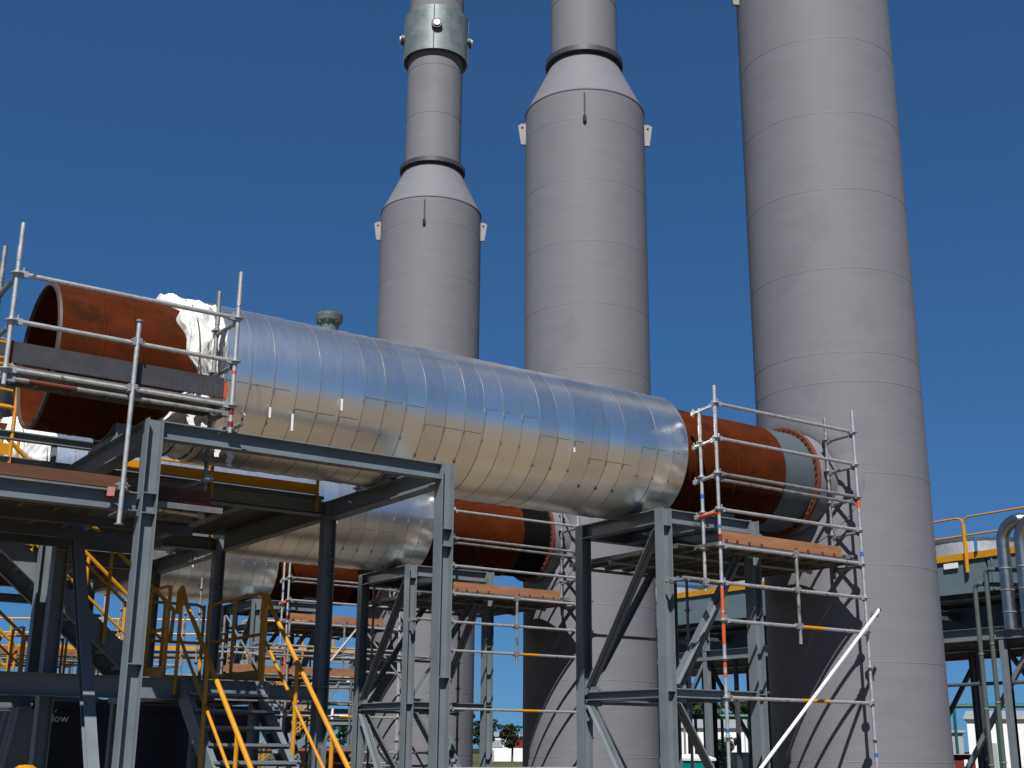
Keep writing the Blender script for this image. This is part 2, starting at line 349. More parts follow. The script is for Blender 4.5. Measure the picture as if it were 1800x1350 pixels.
# ------------------------------------------------------------------ ducts
def ring_pt(y, z, r, a): return (y+r*math.cos(a), z+r*math.sin(a))
def make_duct(i, label):
    y = DUCT_Y+i*DY; z = DUCT_Z; Rc = .942; rp = .82
    t = thing('horizontal_duct', label, 'pipe', (3.16, y, 4.9), 'parallel insulated ducts leading to the stacks')
    P = (0, y, z)
    MB().lathe([(rp-.03, 3.16), (rp, 3.165), (rp, 13.97), (rp-.03, 13.99)], P, 'X', close=True).build('pipe', M['rust'], t, org=(7, y, z))
    MB().lathe([(rp-.035, 3.13), (rp-.002, 3.14), (rp+.003, 3.17), (rp-.035, 3.17)], P, 'X', close=True).build('bevelled_edge', M['rustedge'], t)
    for x in (3.62, 3.95, 12.35, 12.98): MB().lathe([(rp-.002, x-.012), (rp+.006, x), (rp-.002, x+.012)], P, 'X').build('weld_bead', M['rust'], t)
    # aluminium jacket made of overlapping strips
    b = MB(); x0, x1, st = 4.95, 11.85, .2875; n = int(round((x1-x0)/st)); prof = []
    b.lathe([(rp, x0), (Rc, x0)], P, 'X', n=128)
    for k in range(n):
        xa = x0+k*st; e = .0025*random.uniform(-1, 1)
        b.lathe([(Rc+e, xa), (Rc+e+.003, xa+st*.5), (Rc+e+.0075, xa+st+.012), (Rc+e, xa+st+.0125)], P, 'X', n=128)
    b.lathe([(Rc, x1), (rp, x1+.002)], P, 'X', n=128)
    cl = b.build('cladding', M['clad'], t, org=(7, y, z), ang=14)
    b = MB()
    for k in range(n+1):
        xa = x0+k*st+.014; b.lathe([(Rc+.002, xa-.004), (Rc+.0085, xa-.003), (Rc+.0085, xa+.004), (Rc+.002, xa+.005)], P, 'X', n=96)
    b.build('strap', M['seam'], cl)
    for k in range(n):
        b = MB()
        xa = x0+k*st; a = [R(191), R(203), R(186), R(198), R(178)][(k//3) % 5]
        y0_, z0_ = ring_pt(y, z, Rc+.006, a); y1_, z1_ = ring_pt(y, z, Rc+.006, a+.009)
        b.add([(xa+.02, y0_, z0_), (xa+st-.01, y0_, z0_), (xa+st-.01, y1_, z1_), (xa+.02, y1_, z1_)], [(0, 1, 2, 3)])
        for da, ln_ in ((0, .07), (.42, .04)):
            aa = a+da; yy, zz = ring_pt(y, z, Rc+.014, aa); y2, z2 = ring_pt(y, z, Rc+.014, aa+ln_)
            b.sweep((xa+.016, yy, zz), (xa+.016, y2, z2), rect(.03, .012), up=(1, 0, 0))
        b.build('lap_seam', M['seam'], cl)
    for xa, a, ln_ in ((x0+2*st, R(205), .12), (x0+3*st, R(207), .2), (x0+5*st, R(191), .14), (x0+st, R(212), .05), (x0+17*st, R(197), .06)):
        yy, zz = ring_pt(y, z, Rc+.02, a); MB().box((xa-.012, yy-.025, zz-ln_), (xa+.014, yy-.02, zz)).build('loose_strap_end', M['whitepaint'], cl)
    # spool piece and bolted end flange
    MB().lathe([(.80, 13.98), (.80, 14.62)], P, 'X').build('spool', M['spool' if i == 0 else 'black'], t)
    fl = MB().lathe([(.79, 14.62), (.875, 14.62), (.885, 14.63), (.885, 14.67), (.875, 14.68), (.79, 14.68)], P, 'X', close=True).build('end_flange', M['rustred'], t)
    b = MB()
    for k in range(48):
        a = 2*math.pi*k/48; yy, zz = ring_pt(y, z, .845, a); b.lathe([(.0, -.035), (.014, -.03), (.014, .03)], (14.62, yy, zz), 'X', n=6)
    b.build('bolt', M['rustedge'], fl)
    # saddles carrying the duct on the cross beams
    for xs, w_ in ((4.18, .5), (7.5, .34), (13.02, .5)):
        b = MB(); rr = (Rc if xs == 7.5 else rp)+.012
        b.lathe([(rr, xs-w_/2), (rr+.018, xs-w_/2), (rr+.018, xs+w_/2), (rr, xs+w_/2)], P, 'X', n=20, close=True, a0=R(242), a1=R(298))
        zt = z-rr*.80
        for sgn in (-1, 1): b.box((xs-w_/2+.02, y+sgn*.40-.012, 4.915), (xs+w_/2-.02, y+sgn*.40+.012, zt-.06))
        b.box((xs-w_/2, y-.5, 4.905), (xs+w_/2, y+.5, 4.925))
        for xx in (xs-w_/2+.03, xs+w_/2-.03): b.box((xx-.008, y-.45, 4.93), (xx+.008, y+.45, z-rr-.012))
        b.build('saddle', M['steel'], t)
    if i == 0:
        v = MB().lathe([(.115, 0), (.115, .17)], (6.64, y, z+.93), n=32).build('vent_nozzle', M['vent'], t)
        MB().lathe([(.0, .165), (.165, .165), (.17, .18), (.17, .205), (.165, .21), (.17, .215), (.17, .25), (.16, .262), (0, .262)], (6.64, y, z+.93), n=32).build('blind_flange', M['vent'], v)
        b = MB()
        for k in range(8):
            a = 2*math.pi*k/8+.2; b.lathe([(0, .13), (.014, .13), (.014, .295), (0, .295)], (6.64+.145*math.cos(a), y+.145*math.sin(a), z+.93), n=6)
        b.build('bolt', M['vent'], v)
    if i == 1:
        pass
    return t
make_duct(0, 'uppermost and nearest duct, silver cladding between rusty ends, its left mouth open')
make_duct(1, 'middle silver clad duct below the uppermost one, its rusty end at the middle stack')
make_duct(2, 'lowest and farthest silver clad duct, seen between the dark steel columns')

# chalk writing inside the open mouth of the near duct
def text_obj(s, size, matx, m_, name, parent=None, ext=.001, shear=0):
    c = D.curves.new(name, 'FONT'); c.body = s; c.size = size; c.extrude = ext; c.align_x = 'CENTER'; c.align_y = 'CENTER'; c.resolution_u = 2
    o = D.objects.new('tmp', c); col.objects.link(o); bpy.context.view_layer.update()
    me = D.meshes.new_from_object(o); D.objects.remove(o); D.curves.remove(c)
    me.transform(matx); me.materials.clear(); me.materials.append(m_)
    ob = D.objects.new(name, me); col.objects.link(ob)
    if parent is not None:
        ob.parent = parent; ob.location = -Vector(WORLDLOC.get(parent.name, (0, 0, 0)))
    return ob

# ------------------------------------------------------------------ white fabric wrapped round the pipes
def make_wrap(i, x0, x1, label, seed):
    rnd = random.Random(seed); y = DUCT_Y+i*DY; z = DUCT_Z; b = MB(); NA, NX = 220, 60
    ph = [rnd.uniform(0, 6.28) for _ in range(9)]
    vs = []
    for j in range(NX+1):
        u = j/NX
        for k in range(NA):
            a = 2*math.pi*k/NA
            edge = .13*math.sin(a*2+ph[0])+.07*math.sin(a*5+ph[1])+.04*math.sin(a*11+ph[2])
            top = max(0, math.sin(a))
            r_ = .835+.045*u+.075*top*(.35+.65*math.sin(math.pi*min(1, u*1.15+.05)))
            r_ += .016*math.sin(a*9+u*5+ph[3])+.014*math.sin(u*13+a*4+ph[4])+.012*math.sin(a*17+ph[5]-u*9)+.012*abs(math.sin(a*6-u*7+ph[6]))+.003*rnd.uniform(-1, 1)
            for q_ in range(4): r_ += (.012/(1+q_*.5))*(1-abs(math.sin(a*(5+4.3*q_)*(1 if q_ % 2 else -1)+u*(6+5*q_)+ph[q_]+1.3*math.sin(u*7+ph[q_+4])+.8*math.sin(a*3+q_))))**2.2*2
            if z+r_*math.sin(a) > z+.9: r_ = r_
            if j == 0: r_ = .822
            x = x0+u*(x1-x0)+(1-u)*edge
            vs.append((x, y+r_*math.cos(a), z+r_*math.sin(a)))
    fs = [(j*NA+k, j*NA+(k+1) % NA, (j+1)*NA+(k+1) % NA, (j+1)*NA+k) for j in range(NX) for k in range(NA)]
    b.add(vs, fs)
    t = thing('fabric_wrap', label, 'insulation blanket', (x0, y, z-.9), 'white insulation blankets')
    b.build('blanket', M['white'], t, ang=60)
    for q in range(4):      # loose flaps hanging down
        a = R(215+q*9); yy, zz = ring_pt(y, z, .90, a); xx = x0+.2+.2*q
        p = [(xx+.02*math.sin(s_*2+q), yy-.01*s_, zz-.055*s_) for s_ in range(6)]
        b = MB()
        for s_ in range(5): b.sweep(p[s_], p[s_+1], rect(.10-.012*s_, .006), up=(0, 1, 0))
        b.build('flap', M['white'], t)
    b = MB()
    for u in (.35, .8): MB().lathe([(.90, x0+u*(x1-x0)), (.925, x0+u*(x1-x0)+.004), (.90, x0+u*(x1-x0)+.008)], (0, y, z), 'X', n=90).build('tie_cord', M['rustedge'], t)
make_wrap(0, 4.46, 4.98, 'crumpled white blanket wrapped round the near pipe beside its silver cladding', 3)
make_wrap(1, 4.2, 4.98, 'white blanket on the middle pipe, glimpsed below the near rusty pipe at far left', 5)

# ------------------------------------------------------------------ steel frames
def col_h(x, y, z0, z1): return MB().sweep((x, y, z0), (x, y, z1), hsec(.21, .21, .018, .012), up=(1, 0, 0))
def colm(x, y, z0, z1, t, stiff=()):
    # H column with its web facing the camera side (-Y), base plate, cap and stiffeners
    b = MB(); p = [(u, v) for u, v in hsec(.17, .165, .014, .010)]
    poly = [(v, u) for u, v in p][::-1]
    vs = []
    for zz in (z0, z1):
        for u, v in poly: vs.append((x+u, y+v, zz))
    n = len(poly); b.add(vs, [(i, (i+1) % n, n+(i+1) % n, n+i) for i in range(n)]+[tuple(range(n))[::-1], tuple(range(n, 2*n))])
    for s_ in stiff: b.box((x-.067, y-.084, s_-.006), (x+.067, y+.084, s_+.006))
    b.box((x-.18, y-.18, z0-.004), (x+.18, y+.18, z0+.025))
    return b.build('column', M['steel'], t, smooth=False)
def beamx(t, x0, x1, y, ztop, h=.2, w=.16, name='beam', m_='steel'):
    return MB().sweep((x0, y, ztop-h/2), (x1, y, ztop-h/2), hsec(w, h)).build(name, M[m_], t, smooth=False)
def beamy(t, x, y0, y1, ztop, h=.24, w=.18, name='beam', m_='steel'):
    return MB().sweep((x, y0, ztop-h/2), (x, y1, ztop-h/2), hsec(w, h)).build(name, M[m_], t, smooth=False)
def angle2(p, q, t, s=.075, gap=.016, name='brace', m_='steel', up=(0, 0, 1)):
    b = MB(); P = [(gap/2, 0), (gap/2+s, 0), (gap/2+s, .009), (gap/2+.009, .009), (gap/2+.009, s), (gap/2, s)]
    b.sweep(p, q, P, up=up); b.sweep(p, q, [(-x, y) for x, y in P][::-1], up=up)
    return b.build(name, M[m_], t, smooth=False)
def gusset(t, c, ax, s=.17):
    b = MB(); x, y, z = c
    if ax == 'X': b.box((x-s, y-.006, z-s), (x+s, y+.006, z+s))
    else: b.box((x-.006, y-s, z-s), (x+.006, y+s, z+s))
    g_ = b.build('gusset_plate', M['steel'], t, smooth=False); b = MB()
    for i in (-.6, -.2, .2, .6):
        for j in (-.55, .55):
            if ax == 'X': b.tube((x+s*i, y-.018, z+s*j), (x+s*i, y+.018, z+s*j), .013, 6)
            else: b.tube((x-.018, y+s*i, z+s*j), (x+.018, y+s*i, z+s*j), .013, 6)
    b.build('bolt', M['galvdark'], g_)
    return g_
def left_frame(i, label):
    y = DUCT_Y+i*DY; zt = 4.9; a, b_ = y-1.5, y+1.5
    t = thing('support_frame', label, 'steel frame', (4.01, a, 0), 'portal frames under the ducts')
    for x in (4.01, 7.5):
        for yy in (a, b_): colm(x, yy, 0, zt, t, stiff=(4.13, 3.93, 2.46))
    beamx(t, 4.095, 7.415, a, zt-.01, .185, .14); beamx(t, 4.095, 7.415, b_, zt-.01, .185, .14)
    for x in (4.01, 7.5): beamy(t, x, a+.088, b_-.088, zt-.005)
    # longitudinal strut of the far row
    beamx(t, 4.10, 7.41, b_, 2.46, .18, .14)
    # knee braces from far column to near base
    x = 4.01
    if True:
        MB().sweep((x, b_-.3, 4.62), (x, a+.22, .12), hsec(.12, .12)).build('brace', M['steel'], t, smooth=False)
    gusset(t, (4.01, b_-.25, 4.55), 'Y')
    return t
def mid_frame(i, label):
    y = DUCT_Y+i*DY; zt = 4.9; a, b_ = y-.9, y+.9; X0, X1 = 11.4, 13.08
    t = thing('braced_tower', label, 'steel frame', (X0, a, 0), 'braced steel towers under the duct ends')
    for x in (X0, X1):
        for yy in (a, b_): colm(x, yy, 0, zt, t, stiff=(4.66, 2.45))
    for yy in (a, b_): beamx(t, X0+.085, X1-.085, yy, zt-.01, .19, .14)
    for x in (X0, X1): beamy(t, x, a+.088, b_-.088, zt-.005, .2)
    beamy(t, 12.24, a+.09, b_-.09, zt-.02, .18)
    zm = 2.42
    for yy in (a, b_): beamx(t, X0+.09, X1-.09, yy, zm+.07, .12, .12, 'strut')
    for x in (X0, X1): beamy(t, x, a+.09, b_-.09, zm+.07, .12, .12, 'strut')
    for x in (X0, X1):
        angle2((x, b_-.14, zm+.12), (x, a+.12, 4.62), t)
        angle2((x, b_-.14, zm-.12), (x, a+.12, .2), t)
        gusset(t, (x, b_-.19, zm), 'Y', .14)
    for yy in (a, b_):
        angle2((X0+.14, yy, zm+.12), (X1-.14, yy, 4.58), t)
        angle2((X0+.14, yy, zm-.12), (X1-.14, yy, .2), t)
        gusset(t, (X0+.2, yy, zm), 'X', .12)
    return t
left_frame(0, 'nearest grey steel portal frame in front at left, under the uppermost duct')
left_frame(1, 'second steel portal frame, dark round the container, under the middle duct')
left_frame(2, 'farthest steel portal frame under the lowest duct, mostly hidden at left')
mid_frame(0, 'near braced steel tower under the right end of the uppermost duct')
mid_frame(1, 'braced steel tower under the right end of the middle duct')
mid_frame(2, 'far braced steel tower under the end of the lowest duct')
# tie beam reaching left from the near frame
t = thing('tie_beam', 'slim dark tie beam crossing in front of yellow railings at far left', 'steel beam', (1.5, 15.3, 5.2))
MB().sweep((1.0, 15.3, 5.23), (5.0, 15.3, 5.23), hsec(.10, .10)).build('beam', M['steel'], t, smooth=False)
for xx in (1.4, 3.8): MB().box((xx-.03, 15.27, 4.93), (xx+.03, 15.33, 5.18)).build('post', M['steel'], t, smooth=False)

# ------------------------------------------------------------------ handrails
def rail_run(t, p, q, h=1.1, toe=True, spacing=1.5, r=.021, m_='yellow', side=1, foot=.22):
    p, q = Vector(p), Vector(q); L_ = (q-p).length; n = max(1, round(L_/spacing)); d = (q-p)/n; u = (q-p).normalized()
    up = Vector((0, 0, 1))
    for i in range(n+1):
        c = p+d*i; pb = MB().tube(c-up*foot, c+up*h, r*1.15, 8)
        if foot > .1:
            nrm = u.cross(up)*.02*side
            a = c-up*foot; pb.sweep(a+nrm*.8, a+up*.24+nrm*.8, rect(.14, .012), up=u)
        pb.build('post', M[m_], t)
    for k, hh in enumerate((h, h*.53)):
        pts = [p+up*(hh-.0), q+up*hh] if k else [p+up*(h-.1), p+u*.03+up*(h-.03), p+u*.1+up*h, q-u*.1+up*h, q-u*.03+up*(h-.03), q+up*(h-.1)]
        MB().path(pts, r).build('top_rail' if k == 0 else 'mid_rail', M[m_], t)
    if toe: MB().sweep(p+up*.075, q+up*.075, rect(.008, .14)).build('toe_plate', M[m_], t, smooth=False)
# ------------------------------------------------------------------ platforms between the frames
def platform(i, label):
    y = DUCT_Y+i*DY; y0, y1 = y+1.41, y+DY-1.41; zt = 4.98; X0, X1 = 1.2, 7.5
    t = thing('access_platform', label, 'walkway', (X0, y0, zt), 'elevated grating walkways')
    MB().box((5.3, y0+.14, zt-.03), (X1-.06, y1-.14, zt)).build('grating', M['grating'], t, smooth=False)
    MB().box((X0+.03, y0+.14, zt-.03), (2.5, y1-.14, zt)).build('grating', M['grating'], t, smooth=False)
    MB().box((2.5, y0+1.8, zt-.03), (5.3, y1-.14, zt)).build('grating', M['grating'], t, smooth=False)
    MB().sweep((X0, y0+.10, zt-.125), (7.38, y0+.10, zt-.125), csec(.08, .22)).build('edge_channel', M['steel'], t, smooth=False)
    MB().sweep((X0, y1-.10, zt-.125), (7.38, y1-.10, zt-.125), csec(.08, .22, flip=-1)).build('edge_channel', M['steel'], t, smooth=False)
    for x in (1.3, 2.3, 3.1, 5.15, 6.3, 7.5): beamy(t, x, (y0 if x not in (3.1, 7.5) else y0+(.09 if x > 7 else 1.6))+.19, (y1 if x != 7.5 else y1-.09)-.19, zt-.032, .22 if x != 7.5 else .26, .14, 'joist')
    rail_run(t, (4.3, y0+.07, zt), (7.3, y0+.07, zt), side=-1)
    rail_run(t, (1.3, y0+.07, zt), (3.3, y0+.07, zt), side=-1)
    rail_run(t, (X0, y1-.07, zt), (7.3, y1-.07, zt))
    return t
platform(0, 'grating walkway with yellow edge rails between the two nearest portal frames')
platform(1, 'farther grating walkway with yellow edge rails behind the middle duct')

# ------------------------------------------------------------------ stairs
def flight(t, top, run, dirn, width, drop, rails=True, n=None):
    # top: upper nosing centre; dirn unit vector (descending); width across
    top = Vector(top); d = Vector(dirn); s = Vector((-d.y, d.x, 0)); bot = top+d*run-Vector((0, 0, drop))
    for sg in (-1, 1):
        o_ = s*sg*width/2
        MB().sweep(top+o_-Vector((0, 0, .11)), bot+o_-Vector((0, 0, .11)), csec(.07, .24, .01, 1 if sg > 0 else -1)).build('stringer', M['steel'], t, smooth=False)
    n = n or max(3, round(drop/.19))
    for k in range(1, n):
        c = top+d*(run*k/n)-Vector((0, 0, drop*k/n))
        b = MB(); b.sweep(c-s*(width/2-.02), c+s*(width/2-.02), rect(.25, .03)); 
        b.sweep(c-s*(width/2-.02)-d*.12-Vector((0, 0, .01)), c+s*(width/2-.02)-d*.12-Vector((0, 0, .01)), rect(.012, .06))
        b.build('tread', M['steel'], t, smooth=False)
    if rails:
        for sg in (-1, 1):
            o_ = s*sg*(width/2+.05); h = 1.0
            a = top+o_; b2 = bot+o_; sl_ = (b2-a).normalized()
            MB().path([a-d*.12+Vector((0, 0, h-.25)), a-d*.1+Vector((0, 0, h+.02)), a+Vector((0, 0, h+.06)), a+sl_*.2+Vector((0, 0, h)), b2+Vector((0, 0, h)), b2+d*.12+Vector((0, 0, h-.12)), b2+d*.1+Vector((0, 0, h-.5))], .028).build('handrail', M['yellow'], t)
            MB().path([a+Vector((0, 0, h*.5)), b2+Vector((0, 0, h*.5))], .019).build('mid_rail', M['yellow'], t)
            np_ = max(2, round((b2-a).length/1.1))
            for k in range(np_+1):
                c = a+(b2-a)*(k/np_); MB().tube(c-Vector((0, 0, .2)), c+Vector((0, 0, h)), .024, 8).build('post', M['yellow'], t)
def stair_tower(i, label, lower=True):
    oy = i*DY; t = thing('steel_staircase', label, 'stairs', (2.6, 16.25+oy, 0), 'dogleg steel stairs with yellow rails')
    flight(t, (2.55, 16.27+oy, 4.98), 2.95, (1, 0, 0), .9, 2.5)
    # landing
    z = 2.48
    MB().box((5.3, 14.85+oy, z-.03), (6.5, 16.9+oy, z)).build('landing_plate', M['grating'], t, smooth=False)
    b = MB()
    for yy in (14.8, 15.8, 16.95): b.sweep((2.4 if yy == 14.8 else 5.25, yy+oy, z-.13), (6.55, yy+oy, z-.13), csec(.08, .25))
    for xx in (5.25, 6.55): b.sweep((xx, 14.8+oy, z-.14), (xx, 16.95+oy, z-.14), csec(.08, .24))
    b.build('landing_frame', M['steel'], t, smooth=False)
    MB().sweep((3.93, 15.68+oy, 2.3), (3.93, 15.68+oy, 4.7), hsec(.14, .14), up=(1, 0, 0)).build('landing_post', M['steel'], t, smooth=False)
    for x, yy in ((5.35, 16.9), (6.45, 16.9), (6.45, 14.95)):
        MB().sweep((x, yy+oy, 0), (x, yy+oy, z-.25), hsec(.12, .12), up=(1, 0, 0)).build('landing_post', M['steel'], t, smooth=False)
    if lower: flight(t, (5.9, 14.78+oy, z), 2.95, (0, -1, 0), 1.0, 2.47)
    for p, q in (((6.5, 15.0+oy, z), (6.5, 16.85+oy, z)), ((6.45, 16.9+oy, z), (5.35, 16.9+oy, z)), ((5.28, 15.0+oy, z), (5.28, 15.7+oy, z))):
        rail_run(t, p, q, spacing=1.0, toe=True, foot=.02)
    return t
st0 = stair_tower(0, 'near steel staircase with yellow handrails and landing, behind the tall front column')
stair_tower(1, 'farther yellow railed staircase, seen in small gaps at the lower left', False)

# ------------------------------------------------------------------ scaffolds
def standard(t, x, y, z0, z1, zr=None, dark=False, step=.5, tapes=()):
    b = MB().tube((x, y, z0), (x, y, z1), .0242, 12)
    zz = zr if zr is not None else z0
    k = zz
    while k < z1-.05:
        if k > z0+.03: b.lathe([(.024, -.035), (.032, -.03), (.032, -.006), (.062, -.005), (.062, .005), (.032, .006), (.032, .03), (.024, .035)], (x, y, k), n=12)
        k += step
    # spigot joint and open top
    b.lathe([(.0242, -.12), (.028, -.115), (.028, .02), (.0242, .025)], (x, y, z1-.28), n=12)
    o = b.build('standard', M['galvdark' if dark else 'galv'], t)
    for z, h, c in tapes:
        MB().lathe([(.0252, 0), (.0256, h/2), (.0252, h)], (x, y, z), n=12).build('tape_band', M[c], o)
    return o
def ledger(t, p, q, name='ledger', dark=False, r=.0242, mark=None):
    p, q = Vector(p), Vector(q); u = (q-p).normalized()
    b = MB().tube(p+u*.03, q-u*.03, r, 10)
    for e, s_ in ((p, 1), (q, -1)):
        b.sweep(e+u*s_*.025, e+u*s_*.10, rect(.045, .062)); b.sweep(e+u*s_*.055+Vector((0, 0, -.05)), e+u*s_*.055+Vector((0, 0, .07)), rect(.012, .02))
    o = b.build(name, M['galvdark' if dark else 'galv'], t)
    if mark:
        f0, f1, c = mark; MB().tube(p+(q-p)*f0, p+(q-p)*f1, r+.0008, 10).build('paint_mark', M[c], o)
    return o
def coupler(t, c, m_='galvdark'):
    x, y, z = c; b = MB(); b.box((x-.045, y-.045, z-.04), (x+.045, y+.045, z+.04)); b.tube((x-.07, y-.02, z+.01), (x+.075, y-.02, z+.01), .012, 6); b.tube((x+.02, y-.075, z-.015), (x+.02, y+.06, z-.015), .012, 6)
    return b.build('coupler', M[m_], t)
def planks(t, x0, x1, y0, y1, z, along='X', w=.3, name='deck_board'):
    span = (y1-y0) if along == 'X' else (x1-x0); n = max(1, int(span/(w+.004))); w = span/n-.004
    for k in range(n):
        b = MB(); o = k*(w+.004)
        if along == 'X':
            b.box((x0, y0+o, z-.012), (x1, y0+o+w, z)); b.box((x0, y0+o, z-.06), (x1, y0+o+.012, z-.012)); b.box((x0, y0+o+w-.012, z-.06), (x1, y0+o+w, z-.012))
            nn = int((x1-x0)/.35)
            for j in range(nn+1): xx = x0+(x1-x0-.03)*j/max(1, nn); b.box((xx, y0+o+.012, z-.045), (xx+.03, y0+o+w-.012, z-.0125))
        else:
            b.box((x0+o, y0, z-.012), (x0+o+w, y1, z)); b.box((x0+o, y0, z-.06), (x0+o+.012, y1, z-.012)); b.box((x0+o+w-.012, y0, z-.06), (x0+o+w, y1, z-.012))
        b.build(name, M['deck'], t, smooth=False)
ZR = [6.364-.5*k for k in range(13)]
def right_scaffold(label):
    XA, XB, Y0, Y1 = 11.90, 14.77, 12.32, 13.0
    t = thing('access_scaffold', label, 'scaffolding', (XA, Y0, 0), 'tube scaffolds round the duct ends')
    standard(t, XA, Y0, .02, 6.62, .364, tapes=((4.42, .10, 'red'), (4.78, .07, 'orange'), (4.60, .05, 'blue'), (3.05, .75, 'orange'), (3.42, .12, 'galv'), (2.75, .14, 'orange'), (2.62, .06, 'orange'), (1.92, .05, 'blue')))
    standard(t, XB, Y0, .02, 6.72, .364, tapes=((5.2, .16, 'orange'), (4.47, .07, 'blue'), (1.62, .06, 'blue')))
    standard(t, XB+.04, Y1-.1, 4.2, 6.72, 4.364, dark=True, tapes=((5.42, .05, 'blue'),))
    standard(t, XA+.02, 12.66, 3.78, 6.36, 3.864, tapes=((5.06, .06, 'blue'),))
    for k in (0, 1, 2, 3, 4, 5, 6, 8, 10, 12):
        ledger(t, (XA, Y0, ZR[k]), (XB, Y0, ZR[k]), mark=(.5, .68, 'yellow') if k in (6, 8) else None, dark=k in (2,))
    ledger(t, (XA, Y0+.03, ZR[2]-.075), (XB, Y0+.03, ZR[2]-.09), dark=True)
    for k in range(5):
        ledger(t, (XB+.01, Y0, ZR[k]-.03), (XB+.04, Y1-.1, ZR[k]-.03), name='transom', dark=True)
    for k in (0, 1, 2, 3):
        ledger(t, (XA, Y0-.0, ZR[k]-.02), (XA+.03, 12.85, ZR[k]-.05), name='transom')
    MB().tube((XA-.02, Y0+.02, ZR[3]-.05), (XA+.0, 12.72, ZR[3]-.06), .026, 10).build('tape_band', M['orange'], t)
    MB().tube((13.31, Y0-.05, 3.12), (13.31, Y0-.05, 4.42), .0242, 10).build('hanger_tube', M['galvdark'], t)
    for z in (ZR[5], ZR[6], 4.36): coupler(t, (13.31, Y0-.03, z))
    MB().tube((11.24, 12.36, ZR[5]+.02), (12.1, 12.34, ZR[5]+.0), .0242, 10).build('ledger', M['galvdark'], t)
    coupler(t, (11.32, 12.76-.1, ZR[5]+.02)); coupler(t, (11.62, 12.36, ZR[5]))
    MB().tube((11.32, 12.33, ZR[5]), (11.32, 12.78, ZR[5]+.02), .0242, 10).build('transom', M['galvdark'], t)
    # deck in three fields that clear the tower columns
    zd = 4.42
    planks(t, XA-.02, XB-.03, Y0+.04, 12.80, zd, 'X', .3)
    planks(t, 11.55, 12.97, 12.805, 15.25, zd, 'Y', .3)
    planks(t, 13.19, 14.72, 12.805, 15.25, zd, 'Y', .3)
    planks(t, 12.975, 13.185, 13.0, 14.6, zd-.002, 'Y', .3)
    for yy in (13.2, 14.25, 15.12): ledger(t, (11.5, yy, zd-.09), (14.66, yy, zd-.09), name='transom', dark=True)
    MB().box((XA+.10, Y0+.05, zd+.012), (14.38, Y0+.09, zd+.165)).build('toe_board', M['timber'], t, smooth=False)
    o = D.objects[t.name]
    b = MB()
    for xx in (12.05, 12.25, 12.48, 12.72, 13.4, 13.65, 13.95, 14.2): MB().box((xx, Y0+.03, zd+.004), (xx+.025, Y0+.049, zd+.05)).build('board_clip', M['red'], t, smooth=False)
    MB().sweep((14.5, Y0+.0, zd+.03), (14.74, Y0+.5, zd+.10), rect(.12, .04)).build('loose_board', M['deck'], t, smooth=False)
    # rear towards the stack
    standard(t, 13.9, 15.2, .02, 4.8, .364, dark=True)
    standard(t, XA, 15.2, .02, 4.8, .364, dark=True)
    for k in (6, 8, 10): ledger(t, (XA, 15.2, ZR[k]), (13.9, 15.2, ZR[k]), dark=True)
    # long raking prop
    MB().tube((11.0, 12.15, .36), (14.92, 12.2, 3.69), .0242, 10).build('raking_tube', M['whitepaint'], t)
    coupler(t, (14.84, 12.24, 3.62))
    MB().tube((14.9, 12.2, 3.672), (14.935, 12.2, 3.702), .0246, 10).build('tape_band', M['red'], t)
    return t
s0 = right_scaffold('near tube scaffold with pinkish toe board, round the rusty duct end beside the widest stack')
copy_tree(s0, 0, DY, 'tube scaffold with orange toe board round the end of the middle duct', skip=('raking_tube', 'side_lamp'))
copy_tree(s0, 0, 2*DY, 'far tube scaffold round the end of the lowest duct', skip=('raking_tube',))

def birdcage(label, xs, ys, H, seed):
    rnd = random.Random(seed); t = thing('birdcage_scaffold', label, 'scaffolding', (xs[0], ys[0], 0), 'tube scaffolds round the duct ends')
    for x in xs:
        for y in ys: standard(t, x, y, .02, H+rnd.choice((.2, .7, 1.1)), .364, dark=rnd.random() < .5)
    for z in [.6+k*1.0 for k in range(int(H))]:
        for y in ys:
            for a, b in zip(xs[:-1], xs[1:]):
                if rnd.random() < .85: ledger(t, (a, y, z), (b, y, z), dark=rnd.random() < .4)
        for x in xs:
            for a, b in zip(ys[:-1], ys[1:]):
                if rnd.random() < .8: ledger(t, (x, a, z), (x, b, z), name='transom', dark=True)
    for k, (a, b) in enumerate(zip(xs[:-1], xs[1:])):
        for z in (.3, 2.3): 
            p, q = ((a, ys[0]-.05, z), (b, ys[0]-.05, z+1.9)) if (k+int(z)) % 2 else ((b, ys[0]-.05, z), (a, ys[0]-.05, z+1.9))
            MB().tube(p, q, .0242, 8).build('diagonal_brace', M['galv'], t)
    planks(t, xs[0], xs[-2], ys[0]+.05, ys[-1]-.05, H-.9, 'X', .4)
    MB().box((xs[0], ys[0]+.02, H-.88), (xs[-2], ys[0]+.05, H-.72)).build('toe_board', M['timber'], t, smooth=False)
birdcage('dense tube scaffold between the middle and farthest braced towers', [9.6, 11.0, 12.6, 14.4], [24.0, 25.4], 4.0, 4)
birdcage('low tube scaffold behind the yellow stairs, beyond the farthest duct', [6.4, 8.0, 9.6, 11.2], [30.6, 32.0], 4.6, 9)
